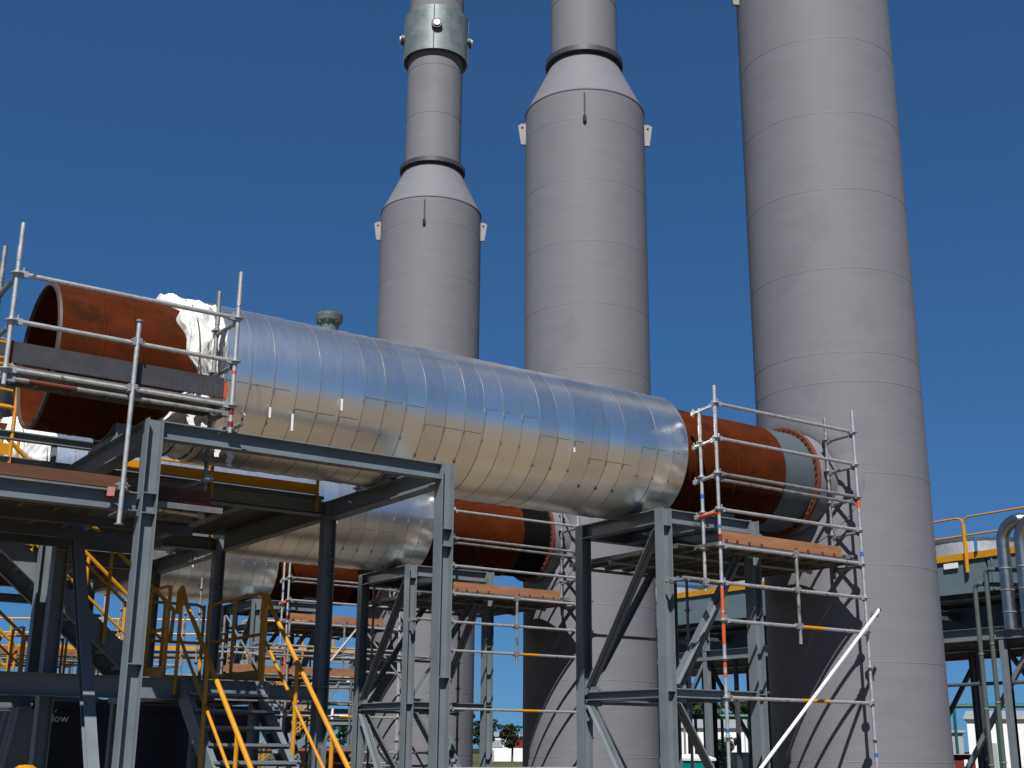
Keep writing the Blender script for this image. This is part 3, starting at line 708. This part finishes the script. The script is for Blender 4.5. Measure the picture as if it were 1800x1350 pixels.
def left_scaffold():
    Y0, Y1 = 12.2, 12.83; XA, XB = 2.50, 4.79
    t = thing('hanging_scaffold', 'tube scaffold hung round the open left mouth of the near rusty pipe', 'scaffolding', (XA, Y0, 3.8))
    g_ = thing
    st = .487; z0 = 6.13
    standard(t, XA, Y0, 5.0, 6.66, z0-3*st+.0, step=st)
    standard(t, XB, Y0, 4.86, 6.66, z0-3*st+.0, step=st, tapes=((5.05, .13, 'red'), (5.5, .04, 'orange'), (4.92, .06, 'red')))
    standard(t, XA-.02, Y1+.0, 4.9, 6.62, z0-3*st+.0, step=st, dark=True)
    standard(t, XB-.02, Y1-.08, 3.98, 6.60, z0-3*st+.0, step=st, dark=True, tapes=((5.55, .12, 'rustred'), (5.3, .12, 'rustred')))
    for k in (0, 1): ledger(t, (XA, Y0, z0-k*st), (XB, Y0, z0-k*st))
    ledger(t, (XA, Y0, 5.155), (XB, Y0, 5.155)); ledger(t, (XA, Y0+.02, 5.07), (XB, Y0+.02, 5.07), dark=True, mark=(.1, .3, 'rustred'))
    for k in (0, 1, 2):
        zz = (z0, z0-st, 5.14)[k]
        for x in (XA, XB): ledger(t, (x, Y0, zz-.04), (x-.02, Y1+.0, zz-.04), name='transom', dark=True)
    planks(t, XA+.03, XB-.05, Y0+.04, Y1-.03, 5.21, 'X', .28)
    MB().box((XA+.06, Y0+.03, 5.235), (XB-.09, Y0+.055, 5.45)).build('toe_board', M['plate'], t, smooth=False)
    MB().box((XA+.02, Y0+.025, 5.23), (XA+.058, Y0+.06, 5.455)).build('board_end_cap', M['rustred'], t, smooth=False)
    MB().box((XB-.088, Y0+.025, 5.23), (XB-.05, Y0+.06, 5.40)).build('board_end_cap', M['orange'], t, smooth=False)
    b = MB()
    for i in range(12):
        for j in range(4): b.box((4.0+i*.055+.0, Y0+.028, 5.27+j*.04), (4.0+i*.055+.008, Y0+.0299, 5.277+j*.04))
    b.build('perforation', M['deck'], t, smooth=False)
    MB().tube((3.705, Y0-.055, 3.78), (3.72, Y0-.055, 5.86), .0242, 12).build('hanger_tube', M['galv'], t)
    b = MB().lathe([(.0, .0), (.045, .0), (.045, .012), (0, .012)], (3.705, Y0-.055, 3.768), n=12); b.lathe([(.0, .0), (.04, .0), (.04, .012), (0, .012)], (3.72, Y0-.055, 5.86), n=12); b.build('end_cap', M['galvdark'], t)
    coupler(t, (3.717, Y0-.03, z0-st)); coupler(t, (3.713, Y0-.03, 5.155)); coupler(t, (3.707, Y0-.02, 4.15))
    MB().sweep((3.6, Y0-.05, 4.02), (3.62, Y0-.0, 4.12), rect(.07, .07)).build('beam_clamp', M['red'], t, smooth=False)
    MB().tube((4.62, Y0+.2, 4.72), (4.80, Y0+.0, 5.04), .02, 8).build('side_brace', M['galvdark'], t)
    MB().tube((4.86, Y0-.14, 4.94), (4.78, Y0+.28, 4.90), .0242, 10).build('ledger', M['galvdark'], t)
    coupler(t, (4.80, Y0+.05, 4.92)); coupler(t, (4.78, Y1-.1, 4.46))
    MB().tube((4.2, Y1-.1, 4.20), (4.78, Y1-.13, 4.44), .02, 8).build('side_brace', M['galvdark'], t)
    # lower deck on the frame beam
    MB().sweep((1.0, 12.3, 4.03), (3.9, 12.3, 4.03), hsec(.15, .19)).build('edge_beam', M['steel'], t, smooth=False)
    planks(t, 1.2, 3.88, 12.42, 15.15, 4.17, 'X', .3)
    planks(t, 4.16, 4.86, 12.42, 13.9, 4.10, 'X', .3)
    MB().box((1.1, 12.52, 4.2), (3.86, 12.56, 4.32)).build('toe_board', M['timberold'], t, smooth=False)
    MB().box((4.15, 12.62, 4.11), (4.80, 12.66, 4.30)).build('toe_board', M['timberold'], t, smooth=False)
    MB().box((4.45, 12.60, 4.09), (4.82, 12.618, 4.17)).build('board_end_cap', M['red'], t, smooth=False)
    ledger(t, (1.2, 12.45, 4.13), (3.88, 12.45, 4.13)); ledger(t, (4.14, 12.6, 4.05), (4.78, 12.7, 4.05))
    for yy in (13.4, 14.4, 15.1): MB().sweep((1.0, yy, 3.99), (4.9, yy, 3.99), rect(.08, .10)).build('joist', M['steeldark'], t, smooth=False)
    return t
left_scaffold()

# ------------------------------------------------------------------ air cooler on the right
def air_cooler():
    X = 36; t = thing('air_cooler_bank', 'long blue grey air cooler bank on a steel rack, right of the near stack', 'industrial cooler', (X, 22, 0))
    YA, YB = 19.5, 47
    for k in range(5):
        y0 = YA+k*5.5; x0 = X+.02*(k % 2)
        MB().box((x0, y0, 6.75), (X+7, y0+5.4, 8.0)).build('plenum', M['cooler'], t, smooth=False)
        MB().lathe([(2.0, 7.95), (2.0, 8.75), (2.1, 8.85)], (X+3.2, y0+2.7, 0), n=48).build('fan_ring', M['galv'], t)
    b = MB()
    for k in range(11): b.box((X-.03, YA+k*2.6, 6.78), (X-.002, YA+k*2.6+.06, 7.92))
    b.build('panel_rib', M['cooler'], t, smooth=False)
    for k in range(8):
        y0 = 17.75+k*3.93
        for j in (0, 3.94):
            c = Vector((X-.10, y0+j, 7.4)); MB().tube(c, c+Vector((0, 0, 1.62)), .06, 8).build('post', M['yellow'], t)
        MB().path([(X-.10, y0+.0, 9.0), (X-.10, y0+.07, 9.17), (X-.10, y0+.25, 9.23), (X-.10, y0+3.7, 9.23), (X-.10, y0+3.88, 9.17), (X-.10, y0+3.94, 9.0)], .035).build('top_rail', M['yellow'], t)
        MB().path([(X-.10, y0, 8.62), (X-.10, y0+3.94, 8.62)], .032).build('mid_rail', M['yellow'], t)
    MB().box((X-.06, YA, 7.84), (X-.035, YB, 8.06)).build('toe_plate', M['yellow'], t, smooth=False)
    MB().box((X+.9, YA, 5.6), (X+6.8, YB, 6.4)).build('dark_void_box', M['steeldark'], t, smooth=False)  # solid dark box added for the dark void and dense piping between beams
    for x_ in (X-.3, X+3.4, X+7): MB().sweep((x_, YA, 5.35), (x_, YB, 5.35), hsec(.25, .38)).build('beam', M['steel'], t, smooth=False)
    for k in range(8):
        y0 = YA+k*3.7; b = MB()
        b.sweep((X-.3, y0, 6.1), (X+7, y0, 6.1), hsec(.2, .3)); b.build('cross_beam', M['steeldark'], t, smooth=False)
        for x_ in (X-.3, X+3.4, X+7):
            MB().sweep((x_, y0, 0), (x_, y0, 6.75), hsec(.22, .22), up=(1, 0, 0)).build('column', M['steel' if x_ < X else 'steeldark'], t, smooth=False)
    for k in (0, 1, 3, 5):
        y0 = YA+k*3.7
        for x_ in (X-.3, X+7):
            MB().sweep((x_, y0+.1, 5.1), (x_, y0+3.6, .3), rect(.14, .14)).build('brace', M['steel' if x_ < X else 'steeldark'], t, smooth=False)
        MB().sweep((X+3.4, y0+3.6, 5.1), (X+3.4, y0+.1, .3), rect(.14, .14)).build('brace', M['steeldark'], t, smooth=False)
    MB().tube((X-.3, YA, 3.8), (X-.3, YB, 3.8), .06).build('conduit', M['spool'], t)
    for k in range(9):
        for x_ in (X+1.6, X+5.2): MB().sweep((x_, YA+1.4+k*2.9, 0), (x_, YA+1.4+k*2.9, 5.6), rect(.14, .14), up=(1, 0, 0)).build('inner_post', M['steeldark'], t, smooth=False)
    for k in range(9): MB().box((X+.3+k*.75, YA, 6.55), (X+.5+k*.75, YB, 6.62)).build('tray', M['deck'], t, smooth=False)
    MB().box((X-.07, 26.0, 7.6), (X-.04, 26.55, 7.78)).build('sign_plate', M['whitepaint'], t, smooth=False)
    b = MB(); b.tube((X-.12, 25.2, 8.05), (X-.12, 25.2, 8.5), .05, 8); b.build('tape_band', M['blue'], t)
    return t
air_cooler()
# lagged pipes dropping down beside the cooler
def pipe_drop(name, label, pts, r, m_, flanges=True, grp='pipes beside the air cooler'):
    t = thing(name, label, 'pipe', tuple(pts[-1]), grp)
    MB().path(pts, r, 20).build('pipe', M[m_], t)
    a, b = Vector(pts[-2]), Vector(pts[-1])
    if flanges:
        for f in (.3, .55, .8): MB().lathe([(r, -.02), (r+.02, -.02), (r+.02, .02), (r, .02)], tuple(a+(b-a)*f), n=20).build('band', M['galvdark'], t)
def bend(x, y, z, ry, r, n=9):   # elbow from -Y.. coming out of the cooler then down
    return [(x, y-r+r*math.sin(math.pi/2*k/n)*1.0, z-r+r*math.cos(math.pi/2*k/n)) for k in range(n+1)]
X = 33.6
def hook(x, y, ztop, r, span, zend=.05):
    # starts right (smaller y), arches up and comes down on the left (larger y)
    p = [(x+1.5, y-span, ztop)]
    p += [(x, y-r-.01+r*math.sin(math.pi/2*k/8), ztop-r+r*math.cos(math.pi/2*k/8)) for k in range(9)]
    return p+[(x, y, zend)]
pipe_drop('lagged_pipe', 'fat silver lagged pipe curving down beside the cooler, left of its twin', hook(X, 22.66, 8.42, .62, 2.2, 5.2), .19, 'pipewrap')
pipe_drop('lagged_pipe', 'fat silver lagged pipe curving down at the right edge of the photo', hook(X, 22.06, 8.42, .62, 2.2, 5.2), .19, 'pipewrap')
t = thing('pipe_header', 'horizontal blue grey header beam carrying the fat silver lagged pipes', 'steel beam', (X, 20, 5.1))
MB().sweep((X, 16, 5.08), (X, 23.2, 5.08), hsec(.2, .24)).build('beam', M['steel'], t, smooth=False)
for yy in (16.2, 20.4, 23.0): MB().sweep((X, yy, 0), (X, yy, 4.95), hsec(.16, .16), up=(1, 0, 0)).build('post', M['steel'], t, smooth=False)
pipe_drop('drain_pipe', 'slim grey pipe with a square elbow, lower of the two beside the silver pipes', hook(X, 23.78, 6.65, .16, .8), .07, 'vent')
pipe_drop('drain_pipe', 'slim grey pipe with a square elbow, taller of the two beside the silver pipes', hook(X, 23.36, 7.05, .16, .8), .07, 'vent')

# ------------------------------------------------------------------ background things
def polar(b, d, z=0): return Vector((d*math.cos(R(b)), d*math.sin(R(b)), z))
# navy container under the second frame
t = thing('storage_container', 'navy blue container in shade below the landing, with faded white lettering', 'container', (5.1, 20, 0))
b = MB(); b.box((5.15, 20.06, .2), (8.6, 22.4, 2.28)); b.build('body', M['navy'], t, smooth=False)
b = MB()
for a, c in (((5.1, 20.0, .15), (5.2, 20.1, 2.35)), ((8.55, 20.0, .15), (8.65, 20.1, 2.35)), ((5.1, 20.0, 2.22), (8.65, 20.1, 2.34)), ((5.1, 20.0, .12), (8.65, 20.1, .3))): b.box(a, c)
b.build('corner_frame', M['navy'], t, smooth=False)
mt = lambda x, z: Matrix.Translation((x, 20.012, z)) @ Matrix.Rotation(R(90), 4, 'X')
text_obj('low', .17, mt(5.50, 2.09), M['chalk'], 'lettering', t)
text_obj('9', .13, mt(5.42, 2.22), M['chalk'], 'lettering', t)
MB().box((5.11, 19.995, 2.08), (5.17, 19.999, 2.16)).build('marking', M['chalk'], t, smooth=False)
MB().box((5.11, 19.995, 2.20), (5.17, 19.999, 2.28)).build('marking', M['chalk'], t, smooth=False)
# yellow bollard cap
t = thing('bollard', 'yellow bollard top at the lower left corner', 'bollard', (2.9, 12.0, 0))
MB().lathe([(.11, 0), (.11, 1.44), (.10, 1.50), (.06, 1.53), (0, 1.535)], (3.02, 11.9, 0), n=24).build('post', M['yellow'], t)
MB().lathe([(.20, 0), (.20, .04), (.11, .05)], (3.02, 11.9, 0), n=24).build('base_plate', M['steel'], t)

# cage ladder on grey tank at far left
t = thing('storage_tank', 'pale grey tank with yellow ladder rungs, seen under the open pipe mouth at far left', 'tank', (6.0, 34, 0))
MB().lathe([(2.2, 0), (2.2, 12.2), (2.1, 12.3), (0, 12.8)], (5.55, 36, 0)).build('shell', M['stack'], t, org=(5.55, 36, 0))
la = MB()
for k in range(15): la.path([(6.1, 33.8, 6+k*.42), (6.25, 33.4, 6+k*.42), (7.1, 33.5, 6.0+k*.42), (7.4, 34.5, 6+k*.42)], .04)
la.build('ladder_hoop', M['yellow'], t)

# trees
def tree(b, d, h, label, seed, m_='foliage', w=.6):
    rnd = random.Random(seed); base = polar(b, d); t = thing('tree', label, 'tree', tuple(base), 'trees beyond the site')
    tr = MB(); tr.path([base+Vector((0, 0, -.1)), base+Vector((.1, .05, h*.35)), base+Vector((.15, -.1, h*.7))], h*.025, 8)
    for k in range(5):
        a = rnd.uniform(0, 6.28); z0 = h*rnd.uniform(.25, .5); tr.path([base+Vector((.1, 0, z0)), base+Vector((math.cos(a)*h*w*.35, math.sin(a)*h*w*.35, z0+h*.25))], h*.012, 6)
    tr.build('trunk', M['bark'], t)
    cl = [(Vector((rnd.gauss(0, 1)*h*w*.22, rnd.gauss(0, 1)*h*w*.22, h*(.35+.5*rnd.random()))), h*rnd.uniform(.06, .14)) for _ in range(26)]
    vs = []; fs = []
    for c, r_ in cl:
        for _ in range(48):
            v = Vector((rnd.gauss(0, 1), rnd.gauss(0, 1), rnd.gauss(0, 1))).normalized()*r_*rnd.uniform(.6, 1.05); v.z *= .8
            p = base+c+v; s_ = h*.028*rnd.uniform(.6, 1.3)
            a = Vector((rnd.gauss(0, 1), rnd.gauss(0, 1), rnd.gauss(0, 1))).normalized(); e = a.orthogonal().normalized(); g2 = a.cross(e)
            n = len(vs); vs += [p+e*s_, p+g2*s_, p-e*s_, p-g2*s_]; fs.append((n, n+1, n+2, n+3))
    MB().add(vs, fs).build('crown', M[m_], t, smooth=False)
SPEC = [(56.6, 150, 5.6, 'dark tree left of the white building beyond the middle of the site'),
        (57.9, 160, 7.2, 'dark tree beside the farthest stack, low on the horizon'),
        (55.4, 170, 5.4, 'small round tree above the white building roof'),
        (47.9, 95, 7.4, 'tall sparse tree seen through the near braced tower'),
        (47.0, 100, 5.2, 'bushy dark tree right of the sparse tree in the tower gap'),
        (45.1, 90, 5.6, 'dark tree just left of the shaded side of the nearest stack'),
        (46.2, 70, 2.6, 'low brownish shrub in front of the pale shed'),
        (44.6, 105, 6.4, 'leafy tree behind the pale shed, close to the near stack'),
        (62.8, 180, 6.0, 'faraway tree between the dark columns of the second frame'),
        (64.8, 190, 6.6, 'faraway tree right of the yellow stair rails'),
        (75.2, 210, 7.0, 'faraway tree at the foot of the hill, far left'),
        (77.0, 190, 5.5, 'bushy tree by the green fence, far left')]
for k, (b_, d_, h_, lb) in enumerate(SPEC): tree(b_, d_, h_, lb, 100+k, 'foliage' if k % 2 else 'foliage2')

def shed(name, label, cat, b0, b1, d, h, m_='whitepaint', roofh=.6, depth=12, extras=None):
    p0, p1 = polar(b0, d), polar(b1, d); u = (p1-p0).normalized(); nrm = Vector((-u.y, u.x, 0))
    if nrm.dot(p0) < 0: nrm = -nrm
    t = thing(name, label, cat, tuple(p0)); L_ = (p1-p0).length
    def bx(a0, a1, n0, n1, z0, z1):
        P = [p0+u*a+nrm*n+Vector((0, 0, z)) for z in (z0, z1) for a, n in ((a0, n0), (a1, n0), (a1, n1), (a0, n1))]
        return MB().add(P, [(0, 3, 2, 1), (4, 5, 6, 7), (0, 1, 5, 4), (1, 2, 6, 5), (2, 3, 7, 6), (3, 0, 4, 7)])
    bx(0, L_, 0, depth, 0, h).build('wall', M[m_], t, smooth=False)
    P = [p0+u*a+nrm*n+Vector((0, 0, z)) for a in (-.2, L_+.2) for n, z in ((-.2, h), (depth/2, h+roofh), (depth+.2, h), (depth/2, h-.05))]
    MB().add(P, [(0, 1, 2, 3), (7, 6, 5, 4), (0, 4, 5, 1), (1, 5, 6, 2), (2, 6, 7, 3), (3, 7, 4, 0)]).build('roof', M['roof'], t, smooth=False)
    return t, bx, L_
t, bx, L_ = shed('warehouse', 'white warehouse with a red sign beyond the middle and farthest stacks', 'building', 56.7, 54.5, 180, 3.3)
bx(.4, 2.8, -.08, 0, 1.9, 2.9).build('sign_panel', M['roof'], t, smooth=False)
bx(4.0, 6.2, -.08, 0, 1.9, 3.1).build('red_sign', M['red'], t, smooth=False)
bx(.2, 1.6, -.08, 0, .2, 1.5).build('door', M['roof'], t, smooth=False)
t, bx, L_ = shed('shed', 'low pale shed with ribbed walls seen through the near braced tower', 'building', 48.3, 43.6, 80, 3.0, depth=8)
for k in range(7): bx(.4+k*.95, .46+k*.95, -.04, 0, 0, 3.0).build('wall_rib', M['roof'], t, smooth=False)
bx(2.6, 5.8, -.06, 0, 0, 1.6).build('opening', M['glass'], t, smooth=False)
t, bx, L_ = shed('shed', 'tall white shed at the right edge behind the cooler rack', 'building', 36.1, 31.5, 78, 3.5, depth=10)
bx(.9, 1.5, -.05, 0, 0.6, 2.2).build('door', M['roof'], t, smooth=False)
bx(4.4, 6.0, -.05, 0, 0.2, 2.3).build('opening', M['glass'], t, smooth=False)
t, bx, L_ = shed('shipping_container', 'maroon shipping container at the foot of the near stack, right side', 'container', 37.2, 35.9, 60, 1.6, 'maroon', .02, 2.4)
bx(.3, .5, -.03, 0, .9, 1.2).build('sticker', M['whitepaint'], t, smooth=False); bx(.9, 1.05, -.03, 0, 1.1, 1.4).build('sticker', M['whitepaint'], t, smooth=False)
t, bx, L_ = shed('shed', 'cream flat shed far behind the maroon container', 'building', 38.0, 36.3, 95, 3.0, 'roof', .2, 5)
# portable toilet
p = polar(47.6, 45); t = thing('portable_toilet', 'teal portable toilet with white roof below the near braced tower', 'portable toilet', tuple(p))
MB().box((p.x-.55, p.y-.55, 0), (p.x+.55, p.y+.55, 1.35)).build('cabin', M['teal'], t, smooth=False)
MB().lathe([(.84, 1.36), (.84, 1.44), (.5, 1.55), (0, 1.58)], (p.x, p.y, 0), n=4, a0=R(45), a1=R(405)).build('roof', M['whitepaint'], t, smooth=False)
MB().box((p.x-.575, p.y-.3, .05), (p.x-.552, p.y+.3, 1.3)).build('door', M['teal'], t, smooth=False)
# green goalpost style gantry
def gantry(label, b0, b1, d, h):
    p0, p1 = polar(b0, d), polar(b1, d); t = thing('pipe_gantry', label, 'gantry', tuple(p0), 'green gantries')
    MB().tube(p0+Vector((0, 0, h)), p1+Vector((0, 0, h)), .11).build('beam', M['greenpaint'], t)
    n = 5
    for k in range(n+1):
        c = p0+(p1-p0)*k/n; MB().tube(c, c+Vector((0, 0, h)), .08).build('post', M['greenpaint'], t)
gantry('green pipe gantry crossing behind the cooler rack at right', 38.2, 30, 68, 3.9)
gantry('green pipe gantry seen through the near braced tower', 48.5, 42.8, 66, 3.35)
# slender mast
for (b_, d_, h_, lb) in ((34.7, 110, 9.5, 'slim mast rising behind the cooler rack'), (47.85, 75, 6.5, 'slim post in the gap of the near braced tower')):
    p = polar(b_, d_); t = thing('mast', lb, 'mast', tuple(p), 'slim masts'); MB().tube(p, p+Vector((0, 0, h_)), .06).build('pole', M['galvdark'], t); MB().box((p.x-.3, p.y-.3, h_-.1), (p.x+.3, p.y+.3, h_)).build('head', M['galvdark'], t, smooth=False)
# green roofed skip / fence at lower left
t = thing('site_fence', 'dark green mesh fence below the hill at far left', 'fence', tuple(polar(77, 60)))
p0, p1 = polar(80, 60), polar(75.3, 60)
for k in range(7):
    c = p0+(p1-p0)*k/6; MB().tube(c, c+Vector((0, 0, 1.75)), .05).build('post', M['greenpaint'], t)
for z in (.2, 1.0, 1.7): MB().tube(p0+Vector((0, 0, z)), p1+Vector((0, 0, z)), .035).build('rail', M['greenpaint'], t)
t = thing('skip', 'teal rimmed white skip at the bottom left corner', 'skip', tuple(polar(77.5, 40)))
q = polar(78.2, 40); MB().box((q.x-2, q.y-1, 0), (q.x+1.6, q.y+1, 1.2)).build('body', M['whitepaint'], t, smooth=False); MB().box((q.x-2.06, q.y-1.06, 1.2), (q.x+1.66, q.y+1.06, 1.32)).build('rim', M['teal'], t, smooth=False)

# background stair tower, pipe rack with yellow rails between the frames
def bg_rack():
    t = thing('pipe_rack', 'distant pipe rack with yellow rails and stairs seen between the steel columns', 'pipe rack', tuple(polar(62, 48)))
    o = Vector((20.0, 44.0, 0)); u = Vector((.84, -.54, 0)); n_ = Vector((.54, .84, 0))
    for k in range(-5, 2):
        for m_ in (0, 3.0):
            c = o+u*(k*2.6)+n_*m_; MB().sweep(c, c+Vector((0, 0, 5.0)), hsec(.18, .18), up=(1, 0, 0)).build('column', M['steel'], t, smooth=False)
    for z in (2.6, 3.9, 5.0):
        for m_ in (0, 3.0):
            MB().sweep(o+u*-13+n_*m_+Vector((0, 0, z)), o+u*3.0+n_*m_+Vector((0, 0, z)), hsec(.15, .2)).build('beam', M['steel'], t, smooth=False)
    for k in range(6):
        zz = [2.8, 2.95, 4.1, 4.2, 4.05, 2.9][k]; MB().tube(o+u*-13+n_*(.4+.42*k)+Vector((0, 0, zz)), o+u*3.0+n_*(.4+.42*k)+Vector((0, 0, zz)), [.1, .15, .12, .18, .1, .12][k]).build('pipe', M[['galvdark', 'cooler', 'galvdark', 'cooler', 'deck', 'spool'][k]], t)
    for k in range(-4, 1, 2): MB().sweep(o+u*(k*2.6)+Vector((0, 0, .3)), o+u*((k+1)*2.6)+Vector((0, 0, 4.9)), rect(.1, .1)).build('brace', M['steel'], t, smooth=False)
    for a, b_ in ((-12.5, -7.5), (-7.3, -2.5), (-1.5, 3.0)):
        rail_run(t, o+u*a-n_*.4+Vector((0, 0, 5.1)), o+u*b_-n_*.4+Vector((0, 0, 5.1)), 1.1, True, 1.25, .035, foot=.3)
    flight(t, o+u*-2.0-n_*1.0+Vector((0, 0, 4.6)), 2.8, tuple(u), 1.0, 2.3)
    flight(t, o+u*1.6-n_*2.2+Vector((0, 0, 2.3)), 2.8, tuple(-u), 1.0, 2.25)
    for k in range(30):
        rnd = random.Random(k); c = o+u*rnd.uniform(-12, 3)+n_*rnd.uniform(.0, .3); z = rnd.uniform(.3, 2.3)
        b = MB(); b.box((c.x-.25, c.y-.2, 0), (c.x+.25, c.y+.2, z)) if k % 3 == 0 else b.tube(c, c+Vector((0, 0, z+1)), .05)
        b.build('equipment_box' if k % 3 == 0 else 'riser', M[['cooler', 'galv', 'whitepaint'][k % 3]], t, smooth=False)
bg_rack()
# boom lift
p = Vector((15.2, 29.5, 0)); t = thing('boom_lift', 'orange boom lift behind the front steel columns, lower centre', 'lift machine', tuple(p))
MB().box((p.x-1.3, p.y-.6, .35), (p.x+1.3, p.y+.6, 1.0)).build('chassis', M['orange'], t, smooth=False)
MB().sweep(p+Vector((-1.2, -.2, 1.25)), p+Vector((1.6, -.2, 1.45)), rect(.22, .26)).build('boom', M['orange'], t, smooth=False)
MB().box((p.x-1.0, p.y+.1, 1.0), (p.x+.2, p.y+.55, 1.6)).build('engine_cover', M['orange'], t, smooth=False)
for dx in (-.9, .9):
    for dy in (-.65, .65): MB().tube(p+Vector((dx, dy-.13, .4)), p+Vector((dx, dy+.13, .4)), .4, 20).build('wheel', M['black'], t)
# timber crane mats / stacked crates
t = thing('pallet_stack', 'orange and tan pallets stacked beyond the yellow stair rails', 'pallets', (17.5, 35, 0))
for k in range(4): MB().box((16.5, 34.2, .1+k*.42), (21.0, 35.4, .42+k*.42)).build('pallet', M['timber' if k % 2 else 'orange'], t, smooth=False)

# chalk marks inside the near pipe mouth
duct0 = D.objects['horizontal_duct']
a = R(285); 
for s_, ang_, xx in (('DEC', 262, 3.55), ('1 . 4 A', 268, 3.27)):
    aa = R(ang_); yy, zz = ring_pt(DUCT_Y, DUCT_Z, .782, aa)
    nrm = Vector((0, -math.cos(aa), -math.sin(aa))); tx = Vector((.45, -.9*nrm.z*1, .9*nrm.y)).normalized(); ty = nrm.cross(tx).normalized(); tx = ty.cross(nrm)
    mm = Matrix((tx, ty, nrm)).transposed().to_4x4(); mm.translation = Vector((xx, yy, zz))
    text_obj(s_, .12, mm, M['chalk'], 'chalk_mark', duct0, ext=.0008)
bpy.context.view_layer.update()
